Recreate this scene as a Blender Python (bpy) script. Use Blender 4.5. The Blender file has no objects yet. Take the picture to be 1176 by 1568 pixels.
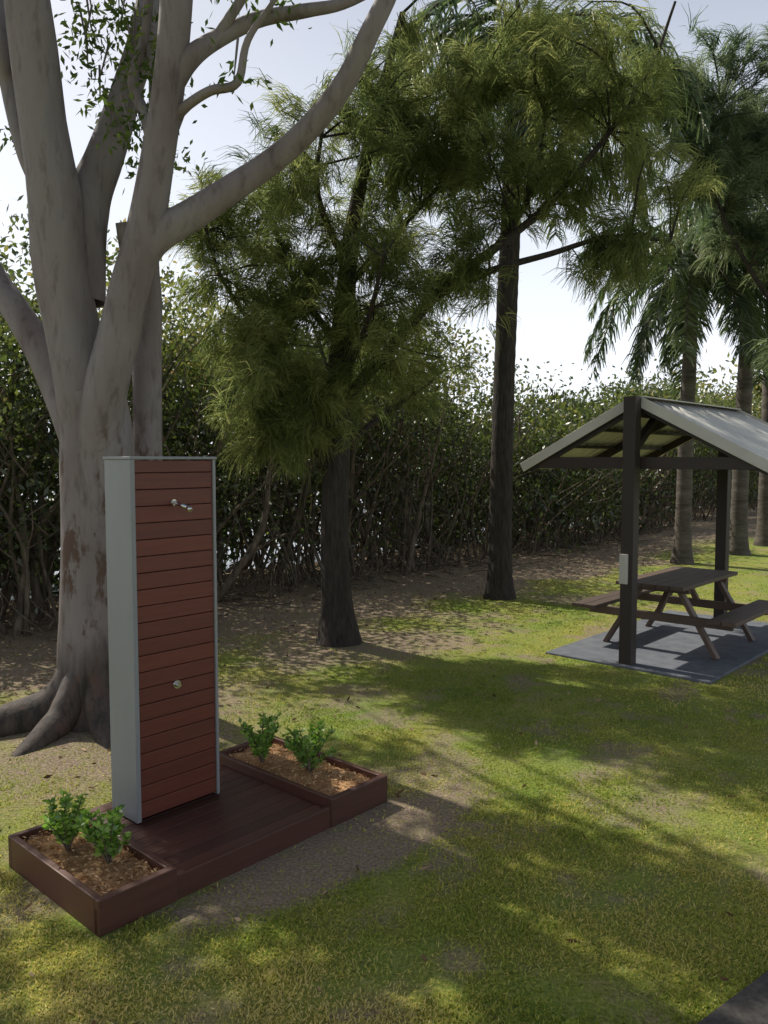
import bpy, bmesh, math, random
import numpy as np
from mathutils import Vector, Matrix
random.seed(7); rng=np.random.default_rng(11)
S=bpy.context.scene
COL=S.collection
S.view_settings.view_transform='Standard'; S.view_settings.look='None'; S.view_settings.exposure=0

# ---------------------------------------------------------------- helpers
def link(o,parent=None):
    COL.objects.link(o)
    if parent: o.parent=parent
    return o
def empty(name,loc=(0,0,0),rz=0):
    o=bpy.data.objects.new(name,None); o.location=loc; o.rotation_euler=(0,0,rz); o.empty_display_size=.2
    return link(o)
def np_mesh(name,V,F,mat,parent=None,rnd=None,smooth=False,extra=None):
    V=np.asarray(V,dtype=np.float32); F=np.asarray(F,dtype=np.int32)
    m,k=F.shape
    me=bpy.data.meshes.new(name)
    me.vertices.add(len(V)); me.vertices.foreach_set('co',V.ravel())
    me.loops.add(m*k); me.loops.foreach_set('vertex_index',F.ravel())
    me.polygons.add(m); me.polygons.foreach_set('loop_start',np.arange(m,dtype=np.int32)*k)
    me.update(calc_edges=True)
    if smooth: me.polygons.foreach_set('use_smooth',np.ones(m,dtype=bool))
    if rnd is not None:
        a=me.attributes.new('rnd','FLOAT','FACE'); a.data.foreach_set('value',np.asarray(rnd,dtype=np.float32))
    if extra is not None:
        for nm,vals in extra.items():
            a=me.attributes.new(nm,'FLOAT','POINT'); a.data.foreach_set('value',np.asarray(vals,dtype=np.float32))
    me.materials.append(mat)
    return link(bpy.data.objects.new(name,me),parent)
def unit(a): return a/(np.linalg.norm(a,axis=-1,keepdims=True)+1e-9)
def leafq(P,D,L,W):
    n=len(P); D=unit(D); Sd=unit(np.cross(D,rng.normal(size=(n,3))))
    L=np.broadcast_to(np.asarray(L),(n,))[:,None]; W=np.broadcast_to(np.asarray(W),(n,))[:,None]
    V=np.stack([P,P+D*L*.45+Sd*W*.5,P+D*L,P+D*L*.45-Sd*W*.5],1).reshape(-1,3)
    return V,np.arange(n*4).reshape(-1,4)
def needles(P,D,L,W,droop):
    n=len(P); D=unit(D); Sd=unit(np.cross(D,rng.normal(size=(n,3))))
    L=np.broadcast_to(np.asarray(L),(n,))[:,None]
    D2=unit(D+np.array([0,0,-1.])*droop)
    M=P+D*L*.5; T=M+D2*L*.5; w=W*.5
    V=np.stack([P-Sd*w,P+Sd*w,M+Sd*w,M-Sd*w,T+Sd*w*.4,T-Sd*w*.4],1).reshape(-1,3)
    b=np.arange(n)[:,None]*6
    F=np.stack([b+np.array([0,1,2,3]),b+np.array([3,2,4,5])],1).reshape(-1,4)
    return V,F
def crom(pts,rad,sub=5):
    pts=[np.array(p,float) for p in pts]; P=[2*pts[0]-pts[1]]+pts+[2*pts[-1]-pts[-2]]
    R=[rad[0]]+list(rad)+[rad[-1]]
    out=[];ro=[]
    for i in range(1,len(P)-2):
        for j in range(sub):
            t=j/sub
            out.append(.5*((2*P[i])+(-P[i-1]+P[i+1])*t+(2*P[i-1]-5*P[i]+4*P[i+1]-P[i+2])*t*t+(-P[i-1]+3*P[i]-3*P[i+1]+P[i+2])*t**3))
            ro.append(R[i]*(1-t)+R[i+1]*t)
    out.append(P[-2]); ro.append(R[-2])
    return np.array(out),np.array(ro)
class Tubes:
    def __init__(s): s.V=[];s.F=[];s.n=0;s.r=[]
    def add(s,pts,rad,sides=8,sub=5,bump=0.0,smooth=True):
        if smooth and len(pts)>2: p,r=crom(pts,rad,sub)
        else: p,r=np.array(pts,float),np.array(rad,float)
        T=unit(np.gradient(p,axis=0))
        ref=np.array([1.,0,0]) if abs(T[0][0])<.8 else np.array([0,1.,0])
        U=np.cross(T[0],ref);U/=np.linalg.norm(U)
        ang=np.linspace(0,2*math.pi,sides,endpoint=False)
        rings=[]
        ph=rng.uniform(0,6,3)
        for i in range(len(p)):
            U=U-T[i]*U.dot(T[i]);U/=np.linalg.norm(U)+1e-9
            W=np.cross(T[i],U)
            rr=r[i]*(1+bump*(np.sin(2*ang+ph[0]+i*.23)+.6*np.sin(3*ang+ph[1]-i*.31)+.5*np.sin(5*ang+ph[2]+i*.5)))
            rings.append(p[i]+np.outer(np.cos(ang)*rr,U)+np.outer(np.sin(ang)*rr,W))
        k=len(p); V=np.concatenate(rings)
        a=np.arange(sides);b=(a+1)%sides
        F=np.concatenate([np.stack([i*sides+a,i*sides+b,(i+1)*sides+b,(i+1)*sides+a],1) for i in range(k-1)])
        s.V.append(V);s.F.append(F+s.n);s.n+=len(V)
        s.r.append(np.full(len(F),rng.random()))
    def obj(s,name,mat,parent=None):
        return np_mesh(name,np.concatenate(s.V),np.concatenate(s.F),mat,parent,rnd=np.concatenate(s.r),smooth=True)
class Boxes:
    def __init__(s,bev=.003): s.bm=bmesh.new(); s.ly=s.bm.faces.layers.float.new('rnd'); s.bev=bev
    def add(s,c,d,rot=None,rnd=None):
        M=Matrix.Translation(Vector(c))
        if rot is not None: M=M@rot.to_4x4()
        M=M@Matrix.Diagonal((d[0],d[1],d[2],1))
        g=bmesh.ops.create_cube(s.bm,size=1,matrix=M)
        r=random.random() if rnd is None else rnd
        fs={f for v in g['verts'] for f in v.link_faces}
        for f in fs: f[s.ly]=r
    def bar(s,p,q,w,h):
        p=Vector(p);q=Vector(q);d=q-p
        rot=d.to_track_quat('X','Z').to_matrix()
        s.add((p+q)/2,(d.length,w,h),rot)
    def obj(s,name,mat,parent=None):
        if s.bev>0: bmesh.ops.bevel(s.bm,geom=list(s.bm.edges),offset=s.bev,segments=2,affect='EDGES',profile=.5,clamp_overlap=True)
        me=bpy.data.meshes.new(name); s.bm.to_mesh(me); s.bm.free(); me.materials.append(mat)
        return link(bpy.data.objects.new(name,me),parent)
def _h(ix,iy,s):
    n=(ix*374761393+iy*668265263+s*974634777)&0x7fffffff
    n=((n^(n>>13))*1274126177)&0x7fffffff
    return ((n^(n>>16))&0xffff)/65535.
def vnoise(x,y,s=0):
    x=np.asarray(x,float);y=np.asarray(y,float)
    ix=np.floor(x).astype(np.int64);iy=np.floor(y).astype(np.int64);fx=x-ix;fy=y-iy
    fx=fx*fx*(3-2*fx);fy=fy*fy*(3-2*fy)
    return (_h(ix,iy,s)*(1-fx)+_h(ix+1,iy,s)*fx)*(1-fy)+(_h(ix,iy+1,s)*(1-fx)+_h(ix+1,iy+1,s)*fx)*fy
def fbm(x,y,s=0): return .5*vnoise(x,y,s)+.3*vnoise(x*2.1,y*2.1,s+1)+.2*vnoise(x*4.3,y*4.3,s+2)

# ---------------------------------------------------------------- materials
def newmat(name):
    m=bpy.data.materials.new(name); m.use_nodes=True; nt=m.node_tree
    return m,nt,nt.nodes,nt.nodes['Principled BSDF'],nt.nodes['Material Output']
def ramp(N,stops):
    r=N.new('ShaderNodeValToRGB'); e=r.color_ramp.elements
    while len(e)<len(stops): e.new(.5)
    for i,(p,c) in enumerate(stops): e[i].position=p; e[i].color=(*c,1)
    return r
def coord(nt,N,scale=(1,1,1),obj=True):
    tc=N.new('ShaderNodeTexCoord'); mp=N.new('ShaderNodeMapping'); mp.inputs['Scale'].default_value=scale
    nt.links.new(tc.outputs['Object'],mp.inputs['Vector']); return mp
def noise(nt,N,vec,scale,detail=6,rough=.6):
    n=N.new('ShaderNodeTexNoise'); n.inputs['Scale'].default_value=scale; n.inputs['Detail'].default_value=detail; n.inputs['Roughness'].default_value=rough
    nt.links.new(vec.outputs[0],n.inputs['Vector']); return n
def bump(nt,N,src,bs,strength=.4,dist=.02):
    b=N.new('ShaderNodeBump'); b.inputs['Strength'].default_value=strength; b.inputs['Distance'].default_value=dist
    nt.links.new(src,b.inputs['Height']); nt.links.new(b.outputs[0],bs.inputs['Normal'])
def m_leaf(name,stops,trans=.4,gloss=0.0):
    m,nt,N,bs,out=newmat(name); N.remove(bs)
    at=N.new('ShaderNodeAttribute'); at.attribute_name='rnd'
    r=ramp(N,stops); nt.links.new(at.outputs['Fac'],r.inputs[0])
    df=N.new('ShaderNodeBsdfDiffuse'); nt.links.new(r.outputs[0],df.inputs[0])
    tr=N.new('ShaderNodeBsdfTranslucent'); mx=N.new('ShaderNodeMixShader'); mx.inputs[0].default_value=trans
    hs=N.new('ShaderNodeHueSaturation'); hs.inputs['Saturation'].default_value=1.1; hs.inputs['Value'].default_value=1.7
    nt.links.new(r.outputs[0],hs.inputs['Color']); nt.links.new(hs.outputs[0],tr.inputs[0])
    nt.links.new(df.outputs[0],mx.inputs[1]); nt.links.new(tr.outputs[0],mx.inputs[2])
    if gloss>0:
        gl=N.new('ShaderNodeBsdfGlossy'); gl.inputs['Roughness'].default_value=.38; gl.inputs[0].default_value=(.8,.8,.8,1)
        m2=N.new('ShaderNodeMixShader'); m2.inputs[0].default_value=gloss
        nt.links.new(mx.outputs[0],m2.inputs[1]); nt.links.new(gl.outputs[0],m2.inputs[2]); mx=m2
    nt.links.new(mx.outputs[0],out.inputs[0])
    return m
def m_noise(name,stops,scale=5,vscale=(1,1,1),rough=.8,bs_=.4,bd=.02,metal=0,spec=.4,detail=8):
    m,nt,N,bs,out=newmat(name); mp=coord(nt,N,vscale); n=noise(nt,N,mp,scale,detail)
    r=ramp(N,stops); nt.links.new(n.outputs[0],r.inputs[0]); nt.links.new(r.outputs[0],bs.inputs['Base Color'])
    bs.inputs['Roughness'].default_value=rough; bs.inputs['Metallic'].default_value=metal; bs.inputs['Specular IOR Level'].default_value=spec
    if bs_>0: bump(nt,N,n.outputs[0],bs,bs_,bd)
    return m
def m_wood(name,c1,c2,axis=0,rough=.55,var=.45):
    m,nt,N,bs,out=newmat(name); sc=[22,22,22]; sc[axis]=1.2
    mp=coord(nt,N,tuple(sc)); n=noise(nt,N,mp,2.2,8,.65)
    at=N.new('ShaderNodeAttribute'); at.attribute_name='rnd'
    ma=N.new('ShaderNodeMath'); ma.operation='MULTIPLY_ADD'; ma.inputs[1].default_value=var; nt.links.new(at.outputs['Fac'],ma.inputs[0]); 
    m2=N.new('ShaderNodeMath'); m2.operation='MULTIPLY'; m2.inputs[1].default_value=.75; nt.links.new(n.outputs[0],m2.inputs[0]); nt.links.new(m2.outputs[0],ma.inputs[2])
    r=ramp(N,[(.2,c1),(.85,c2)]); nt.links.new(ma.outputs[0],r.inputs[0]); nt.links.new(r.outputs[0],bs.inputs['Base Color'])
    bs.inputs['Roughness'].default_value=rough; bump(nt,N,n.outputs[0],bs,.25,.004)
    return m
MW_panel=m_wood('merbau_cladding',(.085,.018,.010),(.18,.044,.022),0,.5,.2)
MW_deck=m_wood('merbau_deck',(.038,.015,.011),(.11,.042,.028),0,.5)
MW_dark=m_wood('stained_timber',(.014,.010,.009),(.036,.024,.019),0,.6)
MW_table=m_wood('weathered_timber',(.04,.025,.018),(.12,.078,.055),0,.6)
M_grey=m_noise('grey_cladding_paint',[(.3,(.22,.23,.24)),(.7,(.265,.275,.28))],3,(1,1,.3),.5,.05,.002)
M_cream=m_noise('cream_steel',[(.3,(.45,.43,.38)),(.7,(.55,.53,.47))],2,rough=.45,bs_=.03,bd=.002)
M_roof=m_noise('roof_steel',[(.25,(.58,.57,.52)),(.75,(.72,.70,.64))],1.6,(1,.3,1),.42,.03,.002,spec=.6)
M_chrome=m_noise('brushed_steel',[(.3,(.55,.55,.55)),(.7,(.68,.68,.68))],20,rough=.25,bs_=0,metal=1)
M_conc=m_noise('concrete',[(.3,(.09,.10,.12)),(.7,(.15,.16,.18))],7,rough=.9,bs_=.3,bd=.005)
M_strip=m_noise('dark_strip_mat',[(.3,(.035,.032,.03)),(.7,(.075,.068,.06))],40,rough=.9,bs_=.6,bd=.006)
M_mulch=m_noise('mulch',[(.25,(.20,.10,.04)),(.5,(.46,.26,.12)),(.75,(.60,.38,.20))],28,rough=.9,bs_=1,bd=.03)
M_barkcas=m_noise('casuarina_bark',[(.3,(.016,.013,.011)),(.7,(.06,.048,.04))],9,(3,3,.6),.95,1,.03)
M_barkmang=m_noise('mangrove_bark',[(.3,(.04,.03,.022)),(.7,(.20,.16,.115))],7,(2,2,.5),.9,.5,.01)
M_palmbark=m_noise('palm_bark',[(.3,(.05,.042,.035)),(.7,(.15,.13,.11))],3.2,(1,1,3.5),.95,.8,.02)
def m_gum():
    m,nt,N,bs,out=newmat('gum_bark')
    mp=coord(nt,N,(1.6,1.6,.45)); n1=noise(nt,N,mp,2.0,5,.55)
    mp2=coord(nt,N,(1,1,.25)); n2=noise(nt,N,mp2,14,8,.65)
    r1=ramp(N,[(.30,(.155,.122,.116)),(.45,(.20,.17,.165)),(.58,(.23,.20,.20)),(.72,(.18,.165,.165))]); nt.links.new(n1.outputs[0],r1.inputs[0])
    r2=ramp(N,[(.34,(.5,.46,.44)),(.48,(1,1,1))]); nt.links.new(n2.outputs[0],r2.inputs[0])
    mx=N.new('ShaderNodeMixRGB'); mx.blend_type='MULTIPLY'; mx.inputs[0].default_value=.7
    nt.links.new(r1.outputs[0],mx.inputs[1]); nt.links.new(r2.outputs[0],mx.inputs[2])
    tc=N.new('ShaderNodeTexCoord'); sx=N.new('ShaderNodeSeparateXYZ'); nt.links.new(tc.outputs['Object'],sx.inputs[0])
    ad=N.new('ShaderNodeMath'); ad.operation='MULTIPLY_ADD'; ad.inputs[1].default_value=1.1; nt.links.new(n1.outputs[0],ad.inputs[0]); nt.links.new(sx.outputs[2],ad.inputs[2])
    mr=N.new('ShaderNodeMapRange'); mr.inputs[1].default_value=.95; mr.inputs[2].default_value=1.35; mr.inputs[3].default_value=1; mr.inputs[4].default_value=0; nt.links.new(ad.outputs[0],mr.inputs[0])
    rb=ramp(N,[(.35,(.022,.017,.014)),(.65,(.09,.068,.055))]); nt.links.new(n2.outputs[0],rb.inputs[0])
    m2=N.new('ShaderNodeMixRGB'); nt.links.new(mr.outputs[0],m2.inputs[0]); nt.links.new(mx.outputs[0],m2.inputs[1]); nt.links.new(rb.outputs[0],m2.inputs[2])
    mp3=coord(nt,N,(2.2,2.2,.8)); n3=noise(nt,N,mp3,3.1,5,.7)
    rs=ramp(N,[(.55,(0,0,0)),(.62,(1,1,1))]); nt.links.new(n3.outputs[0],rs.inputs[0])
    b1=N.new('ShaderNodeMapRange'); b1.inputs[1].default_value=2.6; b1.inputs[2].default_value=2.1; nt.links.new(sx.outputs[2],b1.inputs[0])
    mm=N.new('ShaderNodeMath'); mm.operation='MULTIPLY'; nt.links.new(rs.outputs[0],mm.inputs[0]); nt.links.new(b1.outputs[0],mm.inputs[1])
    m3=N.new('ShaderNodeMixRGB'); m3.inputs[2].default_value=(.10,.06,.045,1); nt.links.new(mm.outputs[0],m3.inputs[0]); nt.links.new(m2.outputs[0],m3.inputs[1])
    nt.links.new(m3.outputs[0],bs.inputs['Base Color']); bs.inputs['Roughness'].default_value=.8
    bump(nt,N,n2.outputs[0],bs,.5,.02)
    return m
M_gum=m_gum()
L_cas=m_leaf('casuarina_needles',[(0,(.065,.09,.035)),(.5,(.145,.175,.065)),(1,(.26,.27,.11))],.58)
L_cas2=m_leaf('casuarina_needles_blue',[(0,(.06,.09,.055)),(.5,(.12,.155,.085)),(1,(.19,.22,.12))],.58)
L_gum=m_leaf('gum_leaves',[(0,(.05,.08,.025)),(.6,(.10,.15,.04)),(1,(.20,.24,.07))],.35)
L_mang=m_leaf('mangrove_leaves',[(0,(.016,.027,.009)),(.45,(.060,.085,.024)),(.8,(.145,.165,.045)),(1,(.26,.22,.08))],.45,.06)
L_palm=m_leaf('palm_leaflets',[(0,(.035,.055,.025)),(.6,(.075,.115,.045)),(1,(.16,.20,.08))],.42,.06)
L_shrub=m_leaf('shrub_leaves',[(0,(.08,.17,.03)),(.6,(.19,.33,.06)),(1,(.34,.46,.12))],.48,.05)
L_grass=m_leaf('grass_blades',[(0,(.12,.18,.035)),(.38,(.27,.31,.065)),(.68,(.46,.42,.13)),(1,(.60,.51,.25))],.35)
L_litter=m_leaf('fallen_leaves',[(0,(.07,.04,.025)),(.6,(.22,.14,.085)),(1,(.45,.34,.22))],.1)

# ---------------------------------------------------------------- land
BX=np.array([-200,-60,-14,-7.5,-4.4,-2.35,-.31,2.93,6.1,11,17.2,30,60,200.])
BY=np.array([-40,-8,3.2,6.8,9.3,11.6,13.6,17.0,20.8,27,35.5,50,80,150.])
def bank(x,y):
    sl=(np.interp(x+.5,BX,BY)-np.interp(x-.5,BX,BY))
    return (y-np.interp(x,BX,BY))/np.sqrt(1+sl*sl)
def smooth(t): t=np.clip(t,0,1); return t*t*(3-2*t)
A0=np.array([-1.256,3.404]); TH=math.atan2(.742,.67); E1=np.array([math.cos(TH),math.sin(TH)]); E2=np.array([-E1[1],E1[0]])
SH=np.array([2.47,8.04])
def dloc(x,y,o): 
    dx=x-o[0];dy=y-o[1]; return dx*E1[0]+dy*E1[1], dx*E2[0]+dy*E2[1]
def ground_z(x,y):
    d=bank(x,y)
    z=.05*(fbm(x*.35,y*.35,3)-.5)*smooth((np.hypot(x,y)-6.5)/4)
    z=z-1.1*smooth((d-2.6)/3.0)+1.6*smooth((d-120)/30)
    g=np.hypot(x+2.27,y-6.25); z=z+.10*np.exp(-(g/.75)**2)
    return z
def dirt(x,y):
    d=bank(x,y)
    v=fbm(x*1.1,y*1.1,21); v2=fbm(x*3.1,y*3.1,41)
    k=1.25*smooth((d+2.9+2.2*(v-.5))/1.4)
    g=np.hypot(x+2.2,y-6.1); k=np.maximum(k,.9*smooth((2.2-g+1.6*(v-.5))/1.6))
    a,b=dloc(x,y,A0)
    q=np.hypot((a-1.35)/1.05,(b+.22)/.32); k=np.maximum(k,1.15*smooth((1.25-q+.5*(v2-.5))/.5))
    k=np.maximum(k,.7*smooth((v-.60)/.14))
    k=np.maximum(k,.7*smooth((v2-.59)/.15))
    g=np.hypot(x+.3,y-9.2); k=np.maximum(k,.9*smooth((1.5-g+1.6*(v-.5))/.8))
    return np.clip(k,0,1)
def axis(lo,hi,f0,f1,step,nout):
    mid=np.arange(f0,f1,step); t=np.linspace(0,1,nout)[1:]
    return np.concatenate([(f0-(f0-lo)*t**3)[::-1],mid,f1+(hi-f1)*np.linspace(0,1,nout)**3])
gx=axis(-400,400,-7,9,.09,45); gy=axis(-300,600,1.5,18,.10,45)
X,Y=np.meshgrid(gx,gy); Z=ground_z(X,Y)
V=np.stack([X,Y,Z],-1).reshape(-1,3); nx=len(gx);ny=len(gy)
i=np.arange(nx-1);j=np.arange(ny-1); I,J=np.meshgrid(i,j); b=(J*nx+I).ravel()
F=np.stack([b,b+1,b+1+nx,b+nx],1)
def m_ground():
    m,nt,N,bs,out=newmat('ground_mat')
    mp=coord(nt,N); nf=noise(nt,N,mp,55,8,.7); nm=noise(nt,N,mp,7,6,.65); nl=noise(nt,N,mp,1.3,5,.6)
    rg=ramp(N,[(.32,(.09,.13,.03)),(.5,(.23,.27,.065)),(.68,(.42,.39,.14))]); nt.links.new(nf.outputs[0],rg.inputs[0])
    rg2=ramp(N,[(.35,(.8,.98,.7)),(.65,(1.3,1.15,1.05))]); nt.links.new(nl.outputs[0],rg2.inputs[0])
    mg=N.new('ShaderNodeMixRGB'); mg.blend_type='MULTIPLY'; mg.inputs[0].default_value=1; nt.links.new(rg.outputs[0],mg.inputs[1]); nt.links.new(rg2.outputs[0],mg.inputs[2])
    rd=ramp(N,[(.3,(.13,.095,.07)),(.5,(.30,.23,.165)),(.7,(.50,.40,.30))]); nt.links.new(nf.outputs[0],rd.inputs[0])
    at=N.new('ShaderNodeAttribute'); at.attribute_name='dirt'
    ad=N.new('ShaderNodeMath'); ad.operation='MULTIPLY_ADD'; ad.inputs[1].default_value=1.8; ad.inputs[2].default_value=-.9; nt.links.new(nm.outputs[0],ad.inputs[0])
    a2=N.new('ShaderNodeMath'); a2.operation='ADD'; a2.use_clamp=True; nt.links.new(at.outputs['Fac'],a2.inputs[0]); nt.links.new(ad.outputs[0],a2.inputs[1])
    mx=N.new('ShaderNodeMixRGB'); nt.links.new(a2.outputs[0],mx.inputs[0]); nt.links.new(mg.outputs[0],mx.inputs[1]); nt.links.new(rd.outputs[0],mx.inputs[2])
    nt.links.new(mx.outputs[0],bs.inputs['Base Color']); bs.inputs['Roughness'].default_value=.95; bs.inputs['Specular IOR Level'].default_value=.15
    bump(nt,N,nf.outputs[0],bs,.9,.03)
    return m
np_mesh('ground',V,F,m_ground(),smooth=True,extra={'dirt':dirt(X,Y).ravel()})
mw,nt,N,bs,out=newmat('water_mat'); mp=coord(nt,N,(1,1,1)); n=noise(nt,N,mp,3,4,.6)
bs.inputs['Base Color'].default_value=(.10,.13,.14,1); bs.inputs['Roughness'].default_value=.12; bump(nt,N,n.outputs[0],bs,.35,.05)
np_mesh('water',[(-400,-300,-.42),(400,-300,-.42),(400,600,-.42),(-400,600,-.42)],[(0,1,2,3)],mw)
pe=Vector((1.12,2.80)); dv=Vector((.8,.6)).normalized(); nv=Vector((.6,-.8))
pp=[pe-dv*20,pe+dv*20,pe+dv*20+nv*1.8,pe-dv*20+nv*1.8]
bm=bmesh.new(); vs=[bm.verts.new((p.x,p.y,.03)) for p in pp]; f=bm.faces.new(vs); bmesh.ops.recalc_face_normals(bm,faces=[f])
r=bmesh.ops.extrude_face_region(bm,geom=[f]); 
for v in [g for g in r['geom'] if isinstance(g,bmesh.types.BMVert)]: v.co.z=-.1
bmesh.ops.recalc_face_normals(bm,faces=list(bm.faces))
me=bpy.data.meshes.new('dark_strip'); bm.to_mesh(me); bm.free(); me.materials.append(M_strip); link(bpy.data.objects.new('dark_strip',me))  # flat dark strip across the near right corner

def on_hard(x,y):
    a,b=dloc(x,y,A0); h=(a>-.03)&(a<1.93)&(b>-.03)&(b<1.05)
    a,b=dloc(x,y,SH); h|=(a>-.15)&(a<3.25)&(abs(b)<.93)
    q=(x-1.12)*.6-(y-2.8)*.8; h|=(q>.02)
    return h
n=380000
u=rng.random(n); yy=1/(1/2.3-(1/2.3-1/15.)*u**.8); xx=rng.uniform(-.6,.6,n)*(yy+2)
ok=(~on_hard(xx,yy))&(bank(xx,yy)<-.4)
dd=dirt(xx,yy); ok&=rng.random(n)>dd*.93
dn=fbm(xx*2.2,yy*2.2,55); ok&=rng.random(n)<np.clip((dn-.28)*3.2,.12,1)
xx=xx[ok];yy=yy[ok];dd=dd[ok];n=len(xx)
P=np.stack([xx,yy,ground_z(xx,yy)-.002],1)
D=rng.normal(size=(n,3))*.85; D[:,2]=abs(D[:,2])*.5+.5
hh=rng.uniform(.014,.034,n)*(.6+.8*fbm(xx*1.3,yy*1.3,8))
V,F=leafq(P,D,hh,.0032+.0009*yy)
tone=np.clip(fbm(xx*.8,yy*.8,31)*1.3-.20+.25*(fbm(xx*5,yy*5,33)-.5)+rng.normal(size=n)*.16-.12*smooth((yy-6)/4),0,1)
np_mesh('grass',V,F,L_grass,rnd=tone)
n=9000
xx=rng.uniform(-6,7,n); yy=rng.uniform(2.3,20,n); b_=bank(xx,yy)
g=np.hypot(xx+2.2,yy-6.2)
pr=np.where(b_>-2.6,.95,.10)+.45*np.exp(-(g/2)**2)
ok=(rng.random(n)<pr)&(b_<2.3)&~on_hard(xx,yy); xx=xx[ok];yy=yy[ok];n=len(xx)
P=np.stack([xx,yy,ground_z(xx,yy)+.008],1); D=rng.normal(size=(n,3)); D[:,2]=rng.uniform(-.02,.35,n)
V,F=leafq(P,D,rng.uniform(.03,.075,n),rng.uniform(.012,.026,n)); np_mesh('leaf_litter',V,F,L_litter,rnd=rng.random(n))
tb=Tubes()
for k in range(200):
    x=rng.uniform(-5,8);d=rng.uniform(-1.2,1.5); y=np.interp(x,BX,BY)+d
    a=rng.uniform(0,6.3); l=rng.uniform(.2,.8); p0=np.array([x,y,ground_z(x,y)+.02]); dr=np.array([math.cos(a),math.sin(a),rng.uniform(0,.15)])
    tb.add([p0,p0+dr*l*.5+rng.normal(size=3)*.03,p0+dr*l],[.012,.01,.005],4,3)
tb.obj('fallen_sticks',M_barkmang)

# ---------------------------------------------------------------- shower + planters
sw=empty('outdoor_shower',(A0[0],A0[1],0),TH)
x0,x1,y0,y1=.576,1.125,.64,.91
b=Boxes(.004)
b.add((x0+.014,(y0+y1)/2,1.105),(.028,y1-y0,1.985)); b.add((x1-.009,(y0+y1)/2,1.105),(.018,y1-y0,1.985))
b.add(((x0+x1)/2,y1-.012,1.1),(x1-x0-.05,.02,1.97))
b.add(((x0+x1)/2,(y0+y1)/2,2.106),(x1-x0+.012,y1-y0+.012,.016))
b.obj('grey_casing',M_grey,sw)
b=Boxes(.0025); zz=.125; bw=.0905
while zz<2.08:
    h=min(bw,2.094-zz); b.add(((x0+x1)/2+.005,y0+.022,zz+h/2),(x1-x0-.048,.022,h-.004)); zz+=bw
b.obj('timber_cladding',MW_panel,sw)
b=Boxes(0); b.add(((x0+x1)/2,y0+.06,1.09),(x1-x0-.06,.03,1.95)); b.obj('backing',MW_dark,sw)
def cyl(name,p,q,r,mat,parent,seg=20,r2=None):
    p=Vector(p);q=Vector(q);d=q-p
    bm=bmesh.new(); bmesh.ops.create_cone(bm,cap_ends=True,segments=seg,radius1=r,radius2=r if r2 is None else r2,depth=d.length)
    for f in bm.faces: f.smooth=len(f.verts)==4
    me=bpy.data.meshes.new(name); bm.to_mesh(me); bm.free(); me.materials.append(mat)
    o=bpy.data.objects.new(name,me); o.location=(p+q)/2; o.rotation_mode='QUATERNION'; o.rotation_quaternion=d.to_track_quat('Z','Y')
    return link(o,parent)
cx=.845
cyl('shower_flange',(cx,y0+.012,1.86),(cx,y0+.004,1.86),.017,M_chrome,sw)
cyl('shower_arm',(cx,y0+.008,1.86),(cx+.01,y0-.115,1.835),.0105,M_chrome,sw)
cyl('shower_rose',(cx+.01,y0-.113,1.838),(cx+.012,y0-.135,1.82),.0125,M_chrome,sw,r2=.014)
cyl('tap_plate',(cx,y0+.012,.83),(cx,y0+.004,.83),.024,M_chrome,sw)
cyl('tap_button',(cx,y0+.006,.83),(cx,y0-.018,.83),.013,M_chrome,sw)
b=Boxes(.002); yb=.035
while yb<.95:
    b.add((.90,yb+.043,.093),(1.03,.086,.022)); yb+=.091
b.obj('deck_boards',MW_deck,sw)
b=Boxes(.003)
b.add((.95,.016,.058),(1.90,.032,.125))
b.add((.9,.965,.05),(1.03,.03,.10))
b.obj('deck_fascia',MW_deck,sw)
def planter(nm,xa,xb,d):
    b=Boxes(.004); t=.035; h=.165
    ya=-.004
    b.add(((xa+xb)/2,ya+t/2,h/2),(xb-xa,t+.006,h)); b.add(((xa+xb)/2,d-t/2,h/2),(xb-xa,t,h))
    b.add((xa+t/2,(ya+d)/2+.002,h/2-.001),(t,d-ya-2*t-.004,h)); b.add((xb-t/2,(ya+d)/2+.002,h/2-.001),(t,d-ya-2*t-.004,h))
    b.obj(nm+'_rim',MW_deck,sw)
    n=26;m_=40; gx_=np.linspace(xa+t-.004,xb-t+.004,n); gy_=np.linspace(t-.01,d-t+.004,m_); X,Y=np.meshgrid(gx_,gy_)
    Z=.125+.035*(fbm(X*9+xa*7,Y*9,5)-.5)+.022*(vnoise(X*45,Y*45,9)-.5)
    i,j=np.meshgrid(np.arange(n-1),np.arange(m_-1)); q=(j*n+i).ravel()
    np_mesh(nm+'_mulch',np.stack([X,Y,Z],-1).reshape(-1,3),np.stack([q,q+1,q+1+n,q+n],1),M_mulch,sw)
    k=900; P=np.stack([rng.uniform(xa+t,xb-t,k),rng.uniform(t,d-t,k),rng.uniform(.125,.15,k)],1); D=rng.normal(size=(k,3)); D[:,2]*=.3
    V,F=leafq(P,D,rng.uniform(.015,.04,k),.010); np_mesh(nm+'_chips',V,F,m_leaf(nm+'_chip',[(0,(.24,.12,.05)),(1,(.68,.47,.27))],.05),sw,rnd=rng.random(k))
planter('left_planter',0,.40,.92); planter('right_planter',1.42,1.90,1.10)
def w(lx,ly,o=A0): return (o[0]+lx*E1[0]+ly*E2[0], o[1]+lx*E1[1]+ly*E2[1])
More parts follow.
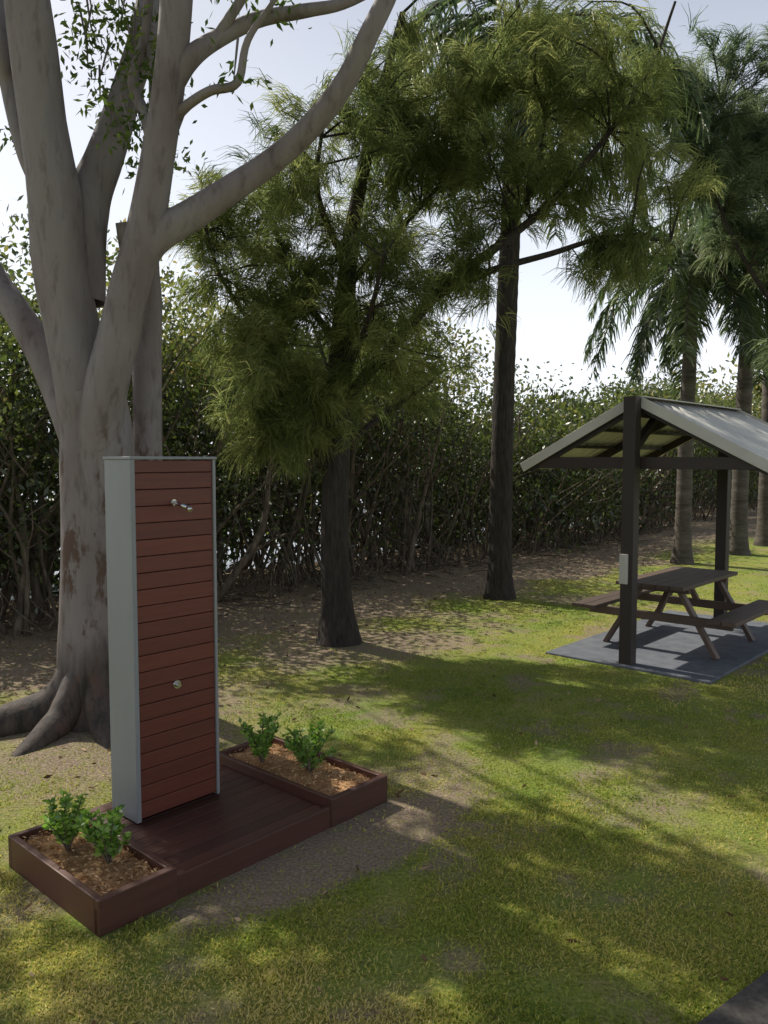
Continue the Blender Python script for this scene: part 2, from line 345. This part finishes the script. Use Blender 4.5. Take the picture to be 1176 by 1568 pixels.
def shrub(lx,ly,h,r,n):
    wx,wy=w(lx,ly); root=empty('planter_shrub',(wx,wy,.12))
    t=Tubes(); Vs=[];Fs=[];c=0
    for k in range(n):
        a=rng.uniform(0,6.28); rr=r*math.sqrt(rng.random()); hh=h*rng.uniform(.5,1)*(1-.25*(rr/r)**2)
        tip=np.array([math.cos(a)*rr,math.sin(a)*rr,hh]); mid=tip*np.array([.45,.45,.55])
        t.add([np.array([0,0,0.]),mid,tip],[.006,.004,.002],4,4)
        m_=40; s=rng.uniform(.2,1.03,m_)[:,None]
        P=np.where(s<.5,mid*s*2,mid+(tip-mid)*(s-.5)*2)
        D=rng.normal(size=(m_,3)); D[:,2]=abs(D[:,2])*.6+.2
        V,F=leafq(P,D,rng.uniform(.028,.05,m_),rng.uniform(.018,.028,m_)); Vs.append(V);Fs.append(F+c);c+=len(V)
    t.obj('stems',M_barkmang,root); V=np.concatenate(Vs);F=np.concatenate(Fs); np_mesh('leaves',V,F,L_shrub,root,rnd=rng.random(len(F)))
shrub(.17,.62,.31,.16,15); shrub(.24,.34,.34,.15,16); shrub(1.58,.80,.38,.16,16); shrub(1.68,.46,.33,.18,18)

# ---------------------------------------------------------------- picnic shelter and table
sh=empty('picnic_shelter',(SH[0],SH[1],0),TH)
b=Boxes(.006)
b.add((0,0,1.36),(.13,.13,2.72)); b.add((2.62,0,1.34),(.13,.13,2.60)); 
b.obj('posts',MW_dark,sh)
RZ=2.70; EY=1.30; EZ=2.03; XA,XB=.085,2.92
b=Boxes(.004)
for xx_ in (.15,1.35,2.62+.09):
    b.add((xx_,0,2.06),(.05,2.3,.12))
    for sg in (1,-1):
        b.bar((xx_,sg*.06,RZ-.09),(xx_,sg*(EY-.04),EZ-.04),.045,.09)
for sg in (1,-1):
    for t in (.12,.38,.64,.9):
        y=sg*EY*t; z=RZ+(EZ-RZ)*t-.045
        b.bar((XA+.04,y,z+.01),(XB-.03,y,z+.01),.06,.035)
b.add((1.45,0,2.58),(2.6,.045,.12)); 
b.bar((.07,0,2.2),(.6,0,2.56),.07,.07); b.bar((2.56,0,2.2),(2.0,0,2.56),.07,.07)
b.obj('roof_frame',MW_dark,sh)
xs=[];zs=[]; x=XA
while x<XB:
    for dx,dz in ((0,0),(.11,0),(.13,.022),(.16,.022),(.18,0)):
        if x+dx<=XB: xs.append(x+dx);zs.append(dz)
    x+=.19
xs=np.array(xs);zs=np.array(zs)
for sg,nm in ((1,'roof_sheet_back'),(-1,'roof_sheet_front')):
    T=[0,.33,.66,1.02]
    V=np.concatenate([np.stack([xs,np.full_like(xs,sg*EY*t),RZ+(EZ-RZ)*t+zs],1) for t in T]); k=len(xs)
    F=[]
    for a in range(3):
        for i in range(k-1): 
            q=(a*k+i,a*k+i+1,(a+1)*k+i+1,(a+1)*k+i); F.append(q if sg<0 else q[::-1])
    o=np_mesh(nm,V,F,M_roof,sh); md=o.modifiers.new('s','SOLIDIFY'); md.thickness=.004
b=Boxes(.004)
for xx_ in (XA-.008,XB+.01):
    for sg in (1,-1):
        b.bar((xx_,sg*.02,RZ-.015),(xx_,sg*(EY+.02),EZ-.025),.02,.10)
b.bar((XA+.01,EY+.015,EZ-.01),(XB-.01,EY+.015,EZ-.01),.02,.06); b.bar((XA+.01,-EY-.015,EZ-.01),(XB-.01,-EY-.015,EZ-.01),.02,.06)
b.add(((XA+XB)/2,0,RZ+.022),(XB-XA,.16,.012))
b.obj('barge_boards',M_cream,sh)
b=Boxes(.004); b.add((-.08,.02,1.0),(.03,.085,.30)); b.obj('meter_box',M_cream,sh)
b=Boxes(.008); b.add((1.5,0,-.01),(3.25,1.75,.08)); o=b.obj('concrete_slab',M_conc,None); o.location=(SH[0],SH[1],0); o.rotation_euler=(0,0,TH)
tbk=empty('picnic_table',(SH[0],SH[1],.03),TH)
b=Boxes(.004)
for k in range(5): b.add((1.28,-.30+k*.15,.735),(1.62,.142,.04))
for sg in (1,-1):
    for k in (0,1): b.add((1.28,sg*(.68+k*.145),.435),(1.62,.138,.04))
b.obj('planks',MW_table,tbk)
b=Boxes(.004)
for xx_ in (.72,1.84):
    b.add((xx_,0,.695),(.05,.68,.08)); b.add((xx_,0,.375),(.05,1.58,.09))
    for sg in (1,-1): b.bar((xx_+.05,sg*.2,.70),(xx_+.05,sg*.62,.0),.09,.045)
    dx=.35 if xx_<1.2 else -.35
    b.bar((xx_,0,.40),(xx_+dx,0,.70),.06,.045)
b.obj('frame',MW_table,tbk)

# ---------------------------------------------------------------- gum tree
gt=empty('unseen_occluder_gum',(0,0,0))
t=Tubes()
t.add([(-2.27,6.2,-.15),(-2.27,6.2,.05),(-2.28,6.2,.25),(-2.27,6.2,.85),(-2.23,6.2,1.6),(-2.20,6.2,2.2),(-2.22,6.2,2.6)],[.48,.38,.29,.245,.25,.275,.24],28,8,.035)
t.add([(-2.22,6.2,1.9),(-2.27,6.18,2.5),(-2.36,6.15,3.11),(-2.42,6.1,3.6),(-2.43,6.05,4.08),(-2.48,6.0,4.56),(-2.5,5.95,5.03),(-2.54,5.9,5.5),(-2.6,5.9,6.3),(-2.9,6.1,7.6),(-3.3,6.6,9.2)],[.22,.22,.195,.195,.19,.165,.16,.15,.14,.1,.05],22,7,.03)
t.add([(-2.3,6.25,3.3),(-2.28,6.3,4.0),(-2.15,6.35,4.42),(-2.0,6.4,4.9),(-1.85,6.5,5.5),(-1.9,7.0,6.6),(-2.3,8.2,8.6)],[.16,.17,.14,.11,.105,.09,.04],16,7,.03)
t.add([(-2.2,6.15,1.7),(-2.12,6.05,2.41),(-1.96,5.98,2.96),(-1.85,5.95,3.35),(-1.74,5.92,3.70),(-1.62,5.9,4.22),(-1.52,5.88,4.8),(-1.44,5.85,5.5),(-1.4,5.8,6.4),(-1.0,5.9,8.3)],[.15,.165,.155,.14,.13,.12,.115,.11,.10,.04],20,7,.03)
t.add([(-1.78,5.93,3.5),(-1.66,5.95,3.70),(-1.425,6.0,3.87),(-1.12,6.05,4.08),(-.825,6.1,4.3),(-.53,6.1,4.56),(-.284,6.05,4.84),(-.11,6.0,5.15),(.06,6.0,5.5),(.25,6.0,6.0),(.5,6.3,7.5)],[.11,.12,.11,.10,.092,.086,.078,.073,.07,.065,.03],18,7,.03)
t.add([(-2.3,6.25,2.0),(-2.42,6.3,2.35),(-2.56,6.4,2.61),(-2.76,6.5,3.0),(-2.98,6.6,3.3),(-3.35,6.8,3.8),(-4.2,7.4,5.4),(-5.0,8,7.6)],[.13,.14,.135,.125,.11,.11,.09,.04],16,7,.03)
t.add([(-2.42,6.1,3.8),(-2.57,6.2,4.13),(-2.69,6.2,4.42),(-2.84,6.3,4.9),(-2.92,6.3,5.36),(-3.3,7,7.2),(-3.8,8.6,8.8)],[.1,.085,.075,.065,.065,.05,.03],12,7,.03)
t.add([(-1.52,5.88,4.5),(-1.38,5.85,4.60),(-1.215,5.8,4.67),(-1.02,5.78,4.72),(-.94,5.75,4.99),(-.72,5.7,5.27),(-.5,5.7,5.7)],[.05,.036,.033,.03,.025,.016,.01],8,6)
t.add([(-1.50,5.88,4.75),(-1.38,5.88,4.92),(-1.22,5.95,5.08),(-.92,6.05,5.28),(-.575,6.1,5.37),(-.235,6.2,5.5),(.3,6.4,5.9)],[.08,.075,.062,.055,.048,.038,.03],12,6)
t.add([(-1.2,5.95,5.1),(-1.0,5.9,5.35),(-.75,5.8,5.65),(-.4,5.8,6.2)],[.04,.035,.03,.02],8,5)
t.add([(-1.62,5.9,4.2),(-1.72,6.0,4.55),(-1.83,6.05,4.85),(-1.75,6.1,5.2),(-1.70,6.1,5.6),(-1.6,6.2,6.6)],[.05,.045,.04,.035,.035,.02],8,6)
t.add([(-2.0,6.75,-.1),(-2.0,6.75,1.0),(-1.98,6.75,2.1),(-1.97,6.75,2.9),(-1.95,6.75,3.4),(-1.93,6.7,3.8),(-1.85,6.7,4.6),(-2.0,7.3,7.5)],[.16,.14,.12,.115,.105,.09,.07,.03],14,6,.03)
t.add([(-1.93,6.4,3.4),(-1.98,6.3,3.75),(-2.0,6.25,3.9)],[.07,.06,.05],8,4,.05)
for a,l,r0 in ((3.55,1.15,.16),(4.3,.8,.13),(2.6,.8,.13),(5.2,.7,.12),(.3,.7,.12),(1.4,.7,.12)):
    c,s=math.cos(a),math.sin(a)
    t.add([(-2.27+.10*c,6.2+.10*s,.55),(-2.27+.28*c,6.2+.28*s,.22),(-2.27+.6*l*c,6.2+.6*l*s,.10),(-2.27+l*c,6.2+l*s,-.03)],[r0*.9,r0,r0*.8,r0*.4],12,6,.05)
limbs=[np.array(p) for p in [(-3.3,6.6,9.2),(-2.9,6.1,7.6),(-2.3,8.2,8.6),(-1.9,7,6.6),(-1,5.9,8.3),(-1.4,5.8,6.4),(.5,6.3,7.5),(-5,8,7.6),(-4.2,7.4,5.6),(-3.8,8.6,8.8),(-3.3,7,7.2),(-2,7.3,7.5)]]
def crown(lobes,limbs,dens,tubes,leaf_fn,r_end=.006,sides=4,bend=.15):
    out=[]
    L=np.array(limbs)
    for (cx,cy,cz,rx,ry,rz,n) in lobes:
        for k in range(int(round(n*dens))):
            v=rng.normal(size=3); v/=np.linalg.norm(v); v*=rng.random()**.45
            p=np.array([cx+v[0]*rx,cy+v[1]*ry,cz+v[2]*rz])
            j=np.argmin(((L-p)**2).sum(1)+rng.random(len(L))*.4); q=L[j]
            ln=np.linalg.norm(p-q); mid=(p+q)/2+rng.normal(size=3)*bend*ln*.5+np.array([0,0,.12*ln])
            tubes.add([q,mid,p],[min(.035,.006+ln*.009),.006+ln*.004,r_end],sides,4)
            leaf_fn(q,mid,p,out)
    return out
def gum_leaf(q,mid,p,out,n=140,R=.27,ll=(.13,.22),ww=(.045,.07)):
    P=p+rng.normal(size=(n,3))*R*np.array([.8,.8,.4])
    D=rng.normal(size=(n,3))*.7; D[:,2]-=.6
    out.append(leafq(P,D,rng.uniform(*ll,n),rng.uniform(*ww,n)))
def gum_clump(q,mid,p,out):
    R=rng.uniform(.15,.27); gum_leaf(q,mid,p,out,int(50+170*(R/.27)**2),R,(.11,.19),(.045,.07))
lobes=[(-3.4,7.2,8.6,2.2,2.0,1.2,9),(-4.2,9.2,8.9,2.2,1.8,1.0,14),(-5.9,8.6,7.9,1.6,2.0,1.3,10),(-5.9,10.6,8.6,1.4,1.8,1.2,9),(-2.3,10.0,10.0,1.9,1.5,1.0,12),(-.7,6.3,8.4,1.6,1.4,1.0,3),(-5.4,6.9,6.8,1.4,1.3,1.2,24),(-.5,4.2,6.6,1.6,1.2,.8,3),(-4.5,8.5,8.3,1.4,1.0,.6,9)]
o=crown(lobes,limbs,1,t,gum_clump)
sp=[(-1.83,6.0,4.45),(-1.9,6.1,4.65),(-1.75,6.1,4.95),(-1.8,6.2,5.2),(-1.95,6.2,5.35),(-2.2,6.4,5.0),(-2.25,6.3,5.25),(-2.2,6.3,5.45),(-2.0,6.3,5.5),(-1.05,5.8,4.75),(-1.8,6.2,4.25),(-.8,5.9,5.3),(-1.55,6.2,5.35)]
sp+=[(-2.2+rng.normal()*.12,6.4,z) for z in (4.7,4.85,5.1,5.3,5.4,5.55)]+[(-1.78+rng.normal()*.08,6.1,z) for z in (4.35,4.6,4.8,5.0,5.1)]+[(-2.85,6.4,4.6),(-1.1,6,5.45),(-.7,6.1,5.5)]
for p in sp:
    p=np.array(p); q=p+np.array([rng.uniform(-.1,.1),.05,.3]); t.add([q,(p+q)/2,p],[.01,.008,.004],4,3)
    gum_leaf(None,None,p,o,rng.integers(26,60),.14,(.05,.10),(.02,.035))
def emit(name,o,mat,parent,var=.22,place=False):
    Vs=[];Fs=[];R=[];c=0
    for V,F in o:
        base=rng.uniform(.15,.85)
        if place:
            m0=V[0]; base=.25*base+.9*float(fbm(m0[0]*.8+m0[1]*.5,m0[2]*.9+m0[1]*.3,91))-.12+.085*float(m0[2]-2.5)  # height term puts shade into low leaf colour, backlight into the tops
        Vs.append(V);Fs.append(F+c);c+=len(V)
        m_=len(F); r=np.clip(base+rng.normal(size=m_)*var,0,1); R.append(r)
    return np_mesh(name,np.concatenate(Vs),np.concatenate(Fs),mat,parent,rnd=np.concatenate(R))
t.obj('trunk_and_limbs',M_gum,gt); emit('leaves',o,L_gum,gt)
def occluder_gum(x,y,h,rad,n):  # unseen gum behind the camera, added to block ambient sky light
    r=empty('unseen_occluder_gum',(0,0,0)); t=Tubes(); top=np.array([x,y,h])
    t.add([(x,y,-.1),(x+.1,y,h*.3),(x-.1,y+.1,h*.55)],[.35,.27,.2],14,6,.03); L=[]
    for a in range(7):
        an=a*.9; e=np.array([x+math.cos(an)*rad*.6,y+math.sin(an)*rad*.6,h*rng.uniform(.8,1.05)])
        t.add([(x-.1,y+.1,h*.5),((x+e[0])/2,(y+e[1])/2,h*.7),e],[.16,.11,.04],8,5,.03); L.append(e); L.append(np.array([(x+e[0])/2,(y+e[1])/2,h*.7]))
    def lf(q,m,p,out): gum_leaf(q,m,p,out,60,.55,(.2,.34))
    o=crown([(x,y,h,rad,rad,h*.22,n)],L,1,t,lf); t.obj('trunk_and_limbs',M_gum,r); emit('leaves',o,L_gum,r)
occluder_gum(4.6,-3.2,8.6,4.2,90); occluder_gum(-5.2,-2.6,8.2,4.0,80)

# ---------------------------------------------------------------- casuarinas
def cas_leaf(q,mid,p,out,tufts=12,nn=17,L=(.15,.34),W=.007):
    s=rng.uniform(.30,1.08,tufts)[:,None]
    C=np.where(s<.5,q+(mid-q)*s*2,mid+(p-mid)*(s-.5)*2)+rng.normal(size=(tufts,3))*.10
    dr=unit((p-mid)[None,:]); 
    base=unit(dr*.8+rng.normal(size=(tufts,3))*.5+np.array([0,0,.1]))
    P=np.repeat(C,nn,0)+rng.normal(size=(tufts*nn,3))*.03
    D=np.repeat(base,nn,0)+rng.normal(size=(tufts*nn,3))*.24
    out.append(needles(P,D,rng.uniform(L[0],L[1],tufts*nn),W,.7))
ct=empty('casuarina_tree',(0,0,0)); t=Tubes()
t.add([(-.52,9.1,-.15),(-.52,9.1,.1),(-.54,9.1,.5),(-.56,9.1,1.5),(-.52,9.1,2.6),(-.45,9.05,3.6),(-.35,9.0,4.6),(-.1,9,5.8),(.2,9,6.9)],[.30,.235,.185,.16,.14,.12,.09,.06,.03],16,7,.05)
mains=[[(-.5,9.1,2.7),(.1,8.9,3.35),(.65,8.8,3.95),(1.2,8.7,4.35),(1.75,8.7,4.8),(2.35,8.6,5.5),(2.75,8.6,6.1),(3.0,8.6,6.8)],
[(.55,8.8,3.85),(1.1,8.5,4.05),(1.7,8.4,4.2),(2.3,8.3,4.35),(2.9,8.3,4.3)],
[(-.5,9.1,2.5),(-.9,8.8,2.9),(-1.3,8.6,3.4),(-1.7,8.5,4.0),(-1.9,8.5,4.7)],
[(-.45,9.05,3.3),(-.9,9.0,3.9),(-1.2,9.1,4.6),(-1.4,9.1,5.1)],
[(-.4,9,4.0),(.2,9.2,4.7),(.8,9.3,5.4),(1.3,9.3,6.2)],
[(-.4,9,4.2),(-.7,8.7,4.9),(-.6,8.5,5.7)],
[(-.5,9.1,2.3),(-.6,9.7,2.9),(-.9,10.3,3.8)],[(-.5,9.1,2.9),(-.2,8.3,3.4),(0,7.7,4.0)],
[(-.5,9.1,2.0),(-.95,8.9,2.3),(-1.35,8.8,2.6)],[(1.2,8.7,4.35),(1.6,9.0,5.0),(1.8,9.2,5.9)],
[(-.52,9.1,2.2),(.0,9.2,2.6),(.5,9.3,2.95)]]
L=[np.array((-.45,9.05,3.6)),np.array((-.35,9,4.6)),np.array((-.1,9,5.8)),np.array((.2,9,6.9))]
for i,mn in enumerate(mains):
    k=len(mn); r0=.07 if i==0 else .045
    t.add(mn,list(np.linspace(r0,.014,k)),8,5,.04); 
    pp_,_=crom(mn,[.1]*k,3); L+= [q for q in pp_[2:]]
clobes=[(-1.35,9.0,4.0,.9,1.3,1.1,48),(-.5,8.9,4.9,1.2,1.5,1.0,50),(.4,8.9,5.6,1.2,1.4,.85,44),(-1.25,8.9,2.9,.8,1.0,.8,44),(.2,8.9,3.5,1.0,1.2,.7,38),(1.3,8.8,5.3,1.0,1.3,.75,32),(2.2,8.7,6.0,1.1,1.1,.7,24),(.9,8.8,6.3,1.4,1.2,.6,38),(-1.75,8.8,4.6,.4,.7,.5,14),(2.6,8.5,5.0,.7,.8,.45,12),(.9,8.8,4.3,.8,.8,.45,12),(-.3,9.2,2.7,.9,.9,.45,18),(2.3,8.35,4.1,.8,.5,.25,12),(-1.15,8.7,2.3,.55,.6,.3,16)]
o=crown(clobes,L,1,t,cas_leaf); t.obj('trunk_and_limbs',M_barkcas,ct); emit('needles',o,L_cas,ct,.18)
ct2=empty('casuarina_tree',(0,0,0)); t=Tubes()
t.add([(8.3,14.3,-.1),(8.25,14.3,1.5),(8.1,14.2,3.5),(7.8,14.1,6),(7.4,14,9)],[.24,.19,.17,.12,.04],14,6,.05)
mains=[[(8.15,14.2,3.0),(7.3,13.8,3.9),(6.5,13.5,4.6),(5.7,13.3,5.6),(5.0,13.3,7.2)],[(8.0,14.2,4.2),(7.2,14.2,5.4),(6.4,14.2,6.7),(5.7,14,8.1)],[(8,14.2,4.6),(8.2,13.6,6.2),(8.0,13.2,8)],[(8.2,14.2,3.),(7.5,13.6,3.4),(6.9,13.2,3.7)]]
L=[np.array((7.8,14.1,6)),np.array((7.4,14,8.5))]
for mn in mains:
    t.add(mn,list(np.linspace(.075,.015,len(mn))),8,5); pp_,_=crom(mn,[.1]*len(mn),3); L+=[q for q in pp_[1:]]
cl=[(6.2,13.6,7.6,1.7,1.3,1.2,56),(7.6,13.8,7.2,1.4,1.4,1.7,52),(5.2,13.4,6.9,1.1,1.0,1.0,26),(7.0,13.6,5.4,1.3,1.2,.8,30),(7.2,13.4,3.9,.8,.8,.4,12),(8.0,14,9,1.6,1.2,.8,18),(4.6,13.4,8.2,1.3,1.0,.8,28),(6.1,13.6,5.9,.9,.9,.6,16)]
def cas2(q,mid,p,out): cas_leaf(q,mid,p,out,11,17,(.22,.45),.011)
o=crown(cl,L,1,t,cas2); t.obj('trunk_and_limbs',M_barkcas,ct2); emit('needles',o,L_cas2,ct2,.18)

# ---------------------------------------------------------------- palms
def palm(x,y,h,r,n,fl,lean=(0,0),bark=M_palmbark):
    root=empty('queen_palm',(x,y,0)); t=Tubes()
    k=int(h/.11); zz=np.linspace(-.1,h,k); s=zz/h
    pts=[(lean[0]*a*a,lean[1]*a*a,z) for a,z in zip(s,zz)]
    rad=[r*(1.0-.25*a+.45*math.exp(-max(z,0)/.25))*(1+.035*(i%2)) for i,(a,z) in enumerate(zip(s,zz))]
    t.add(pts,rad,16,smooth=False,bump=.012)
    top=np.array([lean[0],lean[1],h])
    for a in range(9):
        an=a*2.4; c,s_=math.cos(an),math.sin(an); z=-.5+.06*a
        t.add([top+[c*r*.6,s_*r*.6,z],top+[c*r*1.0,s_*r*1.0,z+.25],top+[c*r*1.6,s_*r*1.6,z+.5]],[.06,.045,.02],6,3)
    o=[]
    for a in range(n):
        an=a*2.399+rng.uniform(-.2,.2); el=rng.uniform(-.35,1.25); L_=fl*rng.uniform(.85,1.1)
        d=np.array([math.cos(an)*math.cos(el),math.sin(an)*math.cos(el),math.sin(el)])
        m_=14; P=[top.copy()]; dd=d.copy()
        for q in range(m_):
            dd=unit(dd+np.array([0,0,-.155-.06*q/m_])); P.append(P[-1]+dd*L_/m_)
        t.add(P,list(np.linspace(.024,.005,m_+1)),5,smooth=False)
        P=np.array(P); nl=100; u=rng.uniform(.14,1,nl*2)*m_; i0=np.minimum(u.astype(int),m_-1); C=P[i0]+(P[i0+1]-P[i0])*(u-i0)[:,None]
        T=unit(P[i0+1]-P[i0]); sd=unit(np.cross(T,np.array([0,0,1.]))+1e-4)
        sg=np.where(np.arange(nl*2)%2==0,1,-1)[:,None]
        D=sd*sg+T*.55+rng.normal(size=(nl*2,3))*.22+np.array([0,0,-.25])
        ln=fl*.20*(np.sin(np.clip(u/m_,0,1)*2.6+.35)*.8+.25)*rng.uniform(.8,1.1,nl*2)
        o.append(needles(C,D,ln,.028,1.1))
    t.obj('trunk_and_stalks',bark,root); emit('leaflets',o,L_palm,root,.15)
palm(1.757,12.1,8.3,.175,26,3.3,(.25,0),M_barkcas)
palm(6.05,16.2,5.9,.16,24,3.0,(.1,0))
palm(7.84,17.7,7.0,.18,26,3.6,(.15,0))
palm(9.3,19.5,9.2,.19,22,3.8,(.0,0))

# ---------------------------------------------------------------- mangroves
mg=empty('mangrove_thicket',(0,0,0)); t=Tubes(); o=[]
def mang_top(x):
    return float(np.interp(x,[-9,-4,-2,0,2,4,8,20],[5.0,5.1,4.9,4.4,3.85,3.6,4.0,5.6]))
nst=760
for k in range(nst):
    if k<nst*.47: x=rng.uniform(-8,4)
    elif k<nst*.84: x=rng.uniform(4,20)
    else: x=rng.uniform(20,60)
    d=rng.random()**1.2*4.2+.1
    cl_=float(vnoise(x*1.1,d*.6,61))
    if cl_<.22: continue
    y=float(np.interp(x,BX,BY))+d*1.3
    z0=float(ground_z(x,y)); top=mang_top(x)*(.55+.64*vnoise(x*.6,y*.6,77)); H=top-z0
    lean=rng.normal(size=2)*.75; base=np.array([x,y,z0-.05])
    p1=base+np.array([lean[0]*.4+rng.normal()*.22,lean[1]*.3-.05,H*.3]); p2=base+np.array([lean[0]*.8+rng.normal()*.3,lean[1]*.8,H*.6]); p3=base+np.array([lean[0]*1.4+rng.normal()*.2,lean[1]*1.4,H*.85])
    r=rng.uniform(.010,.03) if rng.random()<.85 else rng.uniform(.035,.065)
    t.add([base,p1,p2,p3],[r*1.2,r,r*.6,.006],5,3)
    for q in range(4):
        f=rng.uniform(.15,.8); s=base+(p3-base)*f; e=s+np.array([rng.normal()*.6,rng.normal()*.4,rng.uniform(.2,.9)])
        t.add([s,(s+e)/2+rng.normal(size=3)*.09,e],[r*.5,r*.4,.005],4,2)
    sc=1 if x<3 else (1.35 if x<18 else 2.6)
    sc*=1+.12*d
    nc=14; low=vnoise(x*.9,1.7,44)
    for q in range(nc):
        hf=rng.random()**(.45 if low<.45 else .9)
        c=np.array([x+rng.normal()*.5+lean[0]*hf,y+rng.normal()*.45,z0+.2+hf*(H-.2)])
        n_=int(rng.integers(18,34)*(.45+.7*hf))
        P=c+rng.normal(size=(n_,3))*np.array([.24,.22,.17]); D=rng.normal(size=(n_,3)); D[:,2]+=.5
        o.append(leafq(P,D,rng.uniform(.065,.12,n_)*sc,rng.uniform(.032,.055,n_)*sc))
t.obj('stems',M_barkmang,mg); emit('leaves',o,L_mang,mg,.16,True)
o=[]
for k in range(2400):
    x=rng.uniform(-12,24); y=float(np.interp(x,BX,BY))+rng.uniform(4.0,8.5)*1.3; top=mang_top(x)*.85
    z=rng.uniform(-.1,1)*top if rng.random()<.5 else rng.uniform(-.1,.45)*top
    if vnoise(x*1.3,z*1.1,5)<(.28 if z<1.8 else .16): continue
    n_=26; P=np.array([x,y,z])+rng.normal(size=(n_,3))*np.array([.33,.4,.22]); D=rng.normal(size=(n_,3))
    o.append(leafq(P,D,rng.uniform(.17,.30,n_),rng.uniform(.09,.17,n_)))
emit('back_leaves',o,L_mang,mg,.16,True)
t=Tubes()
for k in range(520):
    x=rng.uniform(-8,10); d=rng.uniform(-.3,1.6); y=float(np.interp(x,BX,BY))+d; p=np.array([x,y,float(ground_z(x,y))])
    e=p+np.array([rng.normal()*.6,rng.normal()*.3,rng.uniform(.15,1.2)])
    t.add([p,(p+e)/2+rng.normal(size=3)*.12,e],[.012,.009,.004],4,3)
t.obj('twigs',M_barkmang,mg)

dt=[];t=Tubes()
for k in range(80):
    x=rng.uniform(20,75); y=rng.uniform(52,90) if x<60 else rng.uniform(20,90); H=rng.uniform(5,9)
    t.add([(x,y,0),(x,y,H*.4),(x+rng.normal()*.5,y,H*.7)],[.3,.25,.1],5,3)
    for q in range(8):
        c=np.array([x+rng.normal()*1.6,y+rng.normal()*1.6,H*rng.uniform(.35,1)]); n_=70
        dt.append(leafq(c+rng.normal(size=(n_,3))*.8,rng.normal(size=(n_,3)),.45,.2))
rt=empty('distant_trees'); t.obj('trunks',M_barkmang,rt); emit('foliage',dt,L_mang,rt)

# ---------------------------------------------------------------- light
EL=math.radians(48); hx,hy=-.75,.66
Ld=Vector((-hx*math.cos(EL),-hy*math.cos(EL),-math.sin(EL)))
sl=bpy.data.lights.new('sun','SUN'); sl.energy=5; sl.angle=math.radians(.4); sl.color=(1,.94,.82)
so=bpy.data.objects.new('sun',sl); so.rotation_mode='QUATERNION'; so.rotation_quaternion=Ld.to_track_quat('-Z','Y'); so.location=(-10,10,15); link(so)
W=bpy.data.worlds.new('World'); S.world=W; W.use_nodes=True; nt=W.node_tree; N=nt.nodes
sk=N.new('ShaderNodeTexSky'); sk.sky_type='NISHITA'; sk.sun_disc=False; sk.sun_elevation=EL; sk.sun_rotation=math.atan2(hx,hy); sk.dust_density=3.5; sk.air_density=1.0
tc=N.new('ShaderNodeTexCoord'); sx=N.new('ShaderNodeSeparateXYZ'); nt.links.new(tc.outputs['Generated'],sx.inputs[0])
mr=N.new('ShaderNodeMapRange'); mr.inputs[1].default_value=.0; mr.inputs[2].default_value=.68; mr.inputs[3].default_value=.95; mr.inputs[4].default_value=0.0; nt.links.new(sx.outputs[2],mr.inputs[0])
hz=N.new('ShaderNodeMixRGB'); hz.inputs[2].default_value=(14.0,14.6,15.8,1); nt.links.new(mr.outputs[0],hz.inputs[0])
bg=N['Background']; bg.inputs[1].default_value=.09; nt.links.new(sk.outputs[0],hz.inputs[1]); nt.links.new(hz.outputs[0],bg.inputs[0])

cd=bpy.data.cameras.new('camera'); co=bpy.data.objects.new('camera',cd); link(co)
co.location=(0,0,2.1); co.rotation_euler=(math.radians(90-3.77),0,0)
cd.sensor_fit='VERTICAL'; cd.sensor_height=24; cd.lens=24*1230/1568; cd.clip_end=2000; cd.clip_start=.05
S.camera=co
